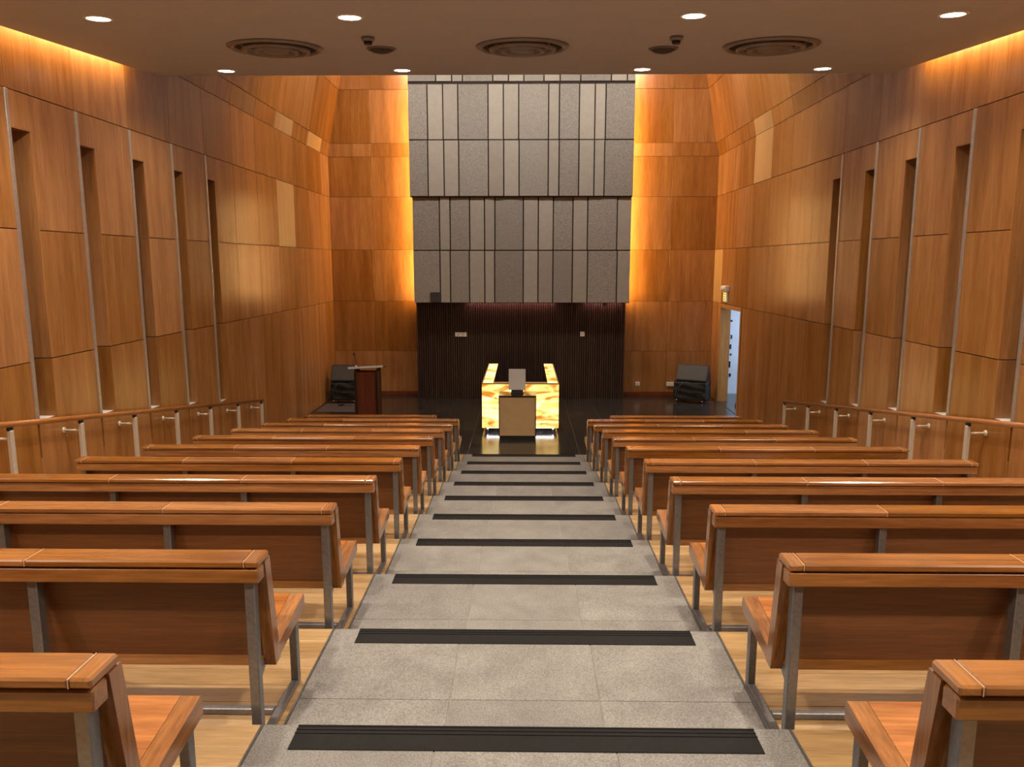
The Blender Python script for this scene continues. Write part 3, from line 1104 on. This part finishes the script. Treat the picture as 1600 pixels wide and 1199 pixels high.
# notice rail and door stop
nb = thing('notice_strip', 'dark wall hooks and notices on the pale passage wall', 'wall hooks', (XR + 0.56, YB + 0.32, 0.9))
for j, (zz, hh, ww) in enumerate(((0.95, 0.05, 0.05), (0.55, 0.10, 0.03), (0.30, 0.12, 0.05), (0.10, 0.05, 0.04), (-0.15, 0.16, 0.04), (-0.42, 0.08, 0.05))):
    cbox('hook_plate', (0.02 * (j % 2), -0.012, zz), (ww, 0.02, hh), 'black', nb, 0.003)
stp = thing('door_stop', 'small black wedge door stop on the threshold of the doorway', 'door stop', (XR + 0.30, 17.35, 0.003))
prism('wedge', [(-0.11, 0), (0.11, 0), (0.11, 0.06), (0.05, 0.05)], 0, -0.04, 0.04, 'black', stp)
cbox('rubber_pad', (0, 0.06, 0.057), (0.06, 0.08, 0.012), 'black', stp, 0.002)

# exit sign with emergency lamps over the door
es = thing('exit_sign', 'small white emergency light box with glowing yellow exit panel above the doorway', 'exit sign', (XR - 0.001, 17.56, 2.40))
box('sign_housing', -0.05, -0.0005, -0.15, 0.15, 0.0, 0.24, 'white', es, 0.008)
fc = box('sign_face', -0.056, -0.050, -0.115, 0.115, 0.03, 0.21, 'sign', es, 0.001)
for j in range(3):
    cbox('sign_line', (-0.0035, 0.0, 0.055 - 0.055 * j), (0.003, 0.15, 0.016), 'signdark', fc, 0)
lb = box('lamp_box', -0.10, -0.0005, -0.19, 0.19, 0.243, 0.37, 'white', es, 0.012)
for s in (-1, 1):
    link('lamp_head', lathe_mesh([(0.045, 0), (0.05, 0.03), (0.04, 0.05), (0.02, 0.054)], 18, 'white', 'lamphead'), (-0.03, s * 0.10, 0.0), lb, (0, -math.pi / 2, 0))

# ------------------------------------------------------------------ glowing catafalque
CX, CY0, CY1, CZT, CB = -0.055, 14.55, 17.45, 0.985, 0.10
cw2, ct = 0.745, 0.215
cat = thing('catafalque', 'U-shaped low enclosure of glowing honey onyx slabs on the stage', 'catafalque', (CX, CY0, 0))
hgt = CZT - CB
# front wall: two onyx slabs; arms: three slabs each side; tops of three slabs each
box('core', -cw2 + 0.02, cw2 - 0.02, 0.02, ct - 0.02, CB + 0.01, CZT - 0.012, 'tan', cat, 0)
for s in (-1, 1):
    a, b = sorted((0.001 * s, s * cw2))
    o = box('onyx_front_slab', a, b, 0.0, 0.018, CB, CZT - 0.024, 'onyx', cat, 0.001)
a1 = (CY1 - CY0)
seg = [ct] + [ct + (a1 - ct) * j / 3 for j in (1, 2, 3)]
for s in (-1, 1):
    o0, o1 = s * cw2, s * (cw2 - ct)
    a, b = sorted((o0 - s * 0.018, o1 + s * 0.018))
    box('core', a, b, ct - 0.02, a1 - 0.005, CB + 0.01, CZT - 0.012, 'tan', cat, 0)
    zz = [0.018] + seg[1:]
    for y0, y1 in zip(zz[:-1], zz[1:]):
        a, b = sorted((o0, o0 - s * 0.018))
        box('onyx_side_slab', a, b, y0 + 0.001, y1 - 0.001, CB, CZT - 0.024, 'onyx', cat, 0.001)
        a, b = sorted((o0 - s * 0.02, o1))
        box('onyx_top_slab', a, b, max(y0, 0.022) + 0.002, y1 - 0.002, CZT - 0.022, CZT - 0.004, 'onyx', cat, 0.001)
    for y0, y1 in zip(seg[:-1], seg[1:]):
        a, b = sorted((o1 + s * 0.018, o1))
        box('inner_lining', a, b, y0 + 0.001, y1 - 0.001, CB, CZT - 0.024, 'podiumdark', cat, 0.001)
    a, b = sorted((o0, o0 - s * 0.016))
    box('top_edge', a, b, 0.0, a1, CZT - 0.022, CZT + 0.002, 'pale', cat, 0.002)
box('top_edge', -cw2 + 0.017, cw2 - 0.017, 0.0, 0.020, CZT - 0.022, CZT + 0.002, 'pale', cat, 0.002)
box('top_board', -cw2 + ct + 0.001, cw2 - ct - 0.001, 0.021, ct - 0.01, CZT - 0.022, CZT - 0.004, 'pale', cat, 0.002)
box('inner_lining', -cw2 + ct, cw2 - ct, ct - 0.018, ct, CB, CZT - 0.024, 'podiumdark', cat, 0.001)
for s in (-1, 1):
    for yy in (0.10, 0.95, 1.9, 2.75):
        for q in (0.10,):
            w = link('caster', lathe_mesh([(0.012, -0.018), (0.040, -0.016), (0.045, 0), (0.040, 0.016), (0.012, 0.018)], 18, 'chrome', 'caster'), (s * (cw2 - q), yy, 0.045), cat, (0, math.pi / 2, 0))
            cbox('fork', (0, 0, 0), (0.03, 0.05, 0.012), 'chrome', None, 0.002)
            f = bpy.context.scene.collection.objects[-1]
            f.name = 'caster_fork'
            f.parent = cat
            f.location = (s * (cw2 - q), yy, 0.095)
M['under'] = emit('under_glow', (0.75, 0.82, 1.0), 6.0)
for s in (-1, 1):
    a, b = sorted((s * 0.30, s * 0.66))
    u = box('under_light', a, b, 0.05, 0.09, 0.088, 0.099, 'under', cat, 0)

# ------------------------------------------------------------------ pedestal and the screen on it
ped = thing('pedestal', 'square tan pedestal with dark sides and dark polished top in front of the glowing onyx', 'pedestal', (-0.108, 13.99, 0))
box('plinth', -0.335, 0.335, 0.02, 0.46, 0.0, 0.055, 'black', ped, 0.002)
box('carcass', -0.350, 0.350, 0.010, 0.48, 0.056, 0.815, 'podiumdark', ped, 0.003)
box('front_panel', -0.332, 0.332, 0.0, 0.0095, 0.072, 0.800, 'tan', ped, 0.003)
box('top', -0.352, 0.352, -0.002, 0.482, 0.816, 0.838, 'darktop', ped, 0.004)
scr = thing('display_screen', 'pale grey rectangular screen back on a dark stand, standing on the pedestal', 'screen', (-0.115, 14.22, 0.839))
box('stand_base', -0.12, 0.12, -0.07, 0.10, 0.0, 0.012, 'black', scr, 0.003)
box('stand_neck', -0.11, 0.11, 0.012, 0.040, 0.012, 0.075, 'grille', scr, 0.003)
b_ = cbox('screen_back', (0, 0.0, 0.27), (0.315, 0.022, 0.395), 'silver', scr, 0.004, (math.radians(-6), 0, 0))
for s in (-1, 1):
    cbox('bezel', (s * 0.1545, -0.0125, 0), (0.006, 0.004, 0.395), 'white', b_, 0.001)
cbox('bezel', (0, -0.0125, 0.1945), (0.303, 0.004, 0.006), 'white', b_, 0.001)

# ------------------------------------------------------------------ lectern
lec = thing('lectern', 'reddish brown wooden lectern with sloping silver-white top on the stage', 'lectern', (-3.30, 15.92, 0), (0, 0, math.radians(2)))
box('body', -0.19, 0.19, -0.16, 0.16, 0.06, 1.02, 'podium', lec, 0.004)
box('side_panel', -0.255, -0.192, -0.185, 0.22, 0.0, 1.06, 'podiumdark', lec, 0.006)
box('side_panel', 0.192, 0.255, -0.185, 0.22, 0.0, 1.06, 'podiumdark', lec, 0.006)
box('plinth', -0.19, 0.19, -0.15, 0.16, 0.0, 0.058, 'black', lec, 0.003)
tp = cbox('top', (0.0, 0.0, 1.095), (0.74, 0.46, 0.030), 'podiumdark', lec, 0.006, (math.radians(-7), math.radians(-3), 0))
cbox('metal_lip', (0, -0.232, 0.01), (0.73, 0.010, 0.042), 'white', tp, 0.003)
mic = thing('microphone', 'thin black gooseneck microphone standing on the lectern', 'microphone', (-3.55, 15.98, 1.105))
link('mic_base', lathe_mesh([(0.030, 0), (0.030, 0.012), (0.016, 0.030)], 18, 'silver', 'micbase'), (0, 0, 0.002), mic)
tube('gooseneck', [(0, 0, 0.03), (-0.005, 0, 0.12), (-0.015, -0.005, 0.20), (-0.028, -0.015, 0.255)], 0.006, 'black', mic, 8)
link('foam_head', lathe_mesh([(0.006, -0.028), (0.019, -0.018), (0.022, 0.0), (0.019, 0.018), (0.006, 0.028)], 14, 'black', 'foam'), (-0.030, -0.017, 0.275), mic)

# ------------------------------------------------------------------ speakers in the corners
def wedge_speaker(loc, rz, label, w=0.66):
    t = thing('stage_monitor', label, 'speaker', loc, (0, 0, rz))
    prism('cabinet', [(-0.22, 0.0), (0.22, 0.0), (0.20, 0.12), (0.05, 0.375), (-0.03, 0.375), (-0.235, 0.03)], 0, -w / 2, w / 2, 'black', t)
    g = prism('grille', [(-0.2285, 0.045), (-0.041, 0.360), (-0.048, 0.364), (-0.2355, 0.049)], 0, -w / 2 + 0.02, w / 2 - 0.02, 'grille', t)
    return t


def covered_case(loc, rz, label, w=0.70, d=0.52, h=0.42, wheels=True):
    t = thing('equipment_case', label, 'case', loc, (0, 0, rz))
    bm = bmesh.new()
    nx, ny_, nz = 10, 6, 8
    me = bpy.data.meshes.new('cover')
    bmesh.ops.create_cube(bm, size=1.0)
    bmesh.ops.subdivide_edges(bm, edges=bm.edges, cuts=9, use_grid_fill=True)
    rr = random.Random(int(w * 1000 + loc[0] * 10))
    for v in bm.verts:
        x, y, z = v.co
        rx = 1.0 - 0.10 * max(0, abs(y) + abs(z) - 0.85)
        v.co.x, v.co.y, v.co.z = x * w * rx, y * d * (1.0 + 0.05 * math.sin(9 * x + 5 * z)), (z + 0.5) * h
        v.co.z += 0.012 * math.sin(14 * x + 6 * y) * (1 if z > 0.45 else 0.4)
        v.co.y += 0.018 * math.sin(16 * z + 4 * x) * (1 if abs(y) > 0.45 else 0)
        v.co.z = max(v.co.z, 0.0)
    bm.to_mesh(me)
    bm.free()
    for p in me.polygons:
        p.use_smooth = True
    me.materials.append(M['cloth'])
    link('cover', me, (0, 0, 0.065), t)
    tube('strap', [(-w * 0.36, -d * 0.54, 0.10), (-w * 0.42, -d * 0.555, 0.22), (-w * 0.34, -d * 0.55, 0.36), (-w * 0.20, -d * 0.52, 0.475)], 0.010, 'grille', t, 8)
    tube('fold', [(-w * 0.38, -d * 0.55, 0.30), (0, -d * 0.57, 0.235), (w * 0.40, -d * 0.55, 0.265)], 0.012, 'cloth', t, 8)
    for sx in (-1, 1):
        for sy in (-1, 1):
            link('caster', MESH['caster'], (sx * w * 0.40, sy * d * 0.42, 0.0455), t, (0, math.pi / 2, 0))
    return t


covered_case((-4.26, 17.98, 0), 0.0, 'black cloth-covered wheeled case in the corner behind the lectern', 0.60)
wedge_speaker((-4.26, 17.96, 0.50), 0.0, 'black wedge speaker on the covered case behind the lectern', 0.60)
covered_case((4.06, 18.12, 0), math.radians(-27), 'black cloth-covered case on casters in the corner beside the doorway', 0.76)
wedge_speaker((4.08, 18.12, 0.50), math.radians(-27), 'black wedge speaker on the covered case beside the doorway', 0.72)

mt_ = thing('floor_mat', 'thin greyish mat on the stage floor in front of the covered case behind the lectern', 'mat', (-4.2, 17.15, 0.0))
box('mat_sheet', -0.42, 0.46, -0.55, 0.42, 0.001, 0.008, 'mat', mt_, 0.002)
box('mat_border', -0.42, 0.46, 0.421, 0.45, 0.001, 0.010, 'grille', mt_, 0.002)
ad = thing('power_adapter', 'small black power adapter lying on the grey mat', 'adapter', (-4.22, 17.32, 0.008))
box('adapter_body', -0.07, 0.05, -0.04, 0.04, 0.0, 0.04, 'black', ad, 0.006)
tube('cable', [(0.05, 0, 0.02), (0.12, 0.02, 0.008), (0.2, -0.01, 0.008), (0.26, 0.05, 0.008)], 0.006, 'black', ad, 8)

# ------------------------------------------------------------------ sockets and small fittings
def plate(name, label, cat, x, y, z, w, h, holes):
    t = thing(name, label, cat, (x, y, z))
    box('face_plate', -w / 2, w / 2, -0.012, 0.0, -h / 2, h / 2, 'white', t, 0.003)
    for hx in holes:
        cbox('insert', (hx, -0.0135, 0), (0.05, 0.004, 0.045), 'silver', t, 0.001)
        cbox('insert_hole', (hx, -0.0165, 0), (0.014, 0.003, 0.018), 'black', t, 0.0)
    return t


plate('socket_plate', 'white double socket plate on the dark ribbed wall', 'socket', -1.515, SY - 0.0005, 1.57, 0.28, 0.105, (-0.065, 0.065))
plate('switch_plate', 'white single plate on the dark ribbed wall', 'socket', 1.428, SY - 0.0005, 1.585, 0.105, 0.115, (0.0,))
plate('wall_socket', 'small white socket low on the veneer back wall', 'socket', 2.855, YB - 0.0005, 0.30, 0.11, 0.10, (0.0,))
bxp = thing('junction_box', 'pale horizontal trunking box on the veneer wall beside the wedge speaker', 'trunking', (3.70, YB - 0.0005, 0.295))
box('trunking_base', -0.125, 0.125, -0.035, 0.0, -0.05, 0.05, 'white', bxp, 0.004)
box('trunking_lid', -0.120, 0.120, -0.042, -0.0355, -0.045, 0.045, 'white', bxp, 0.003)
dc = thing('dome_camera', 'small black dome camera under the grey feature boards', 'camera', (1.93, GY + 0.11, 2.344))
link('dome_base', lathe_mesh([(0.06, 0.0), (0.06, -0.02), (0.05, -0.03)], 20, 'black', 'dome1'), (0, 0, 0), dc)
link('dome', lathe_mesh([(0.048, -0.03), (0.042, -0.055), (0.02, -0.072), (0.004, -0.076)], 20, 'black', 'dome2'), (0, 0, 0), dc)
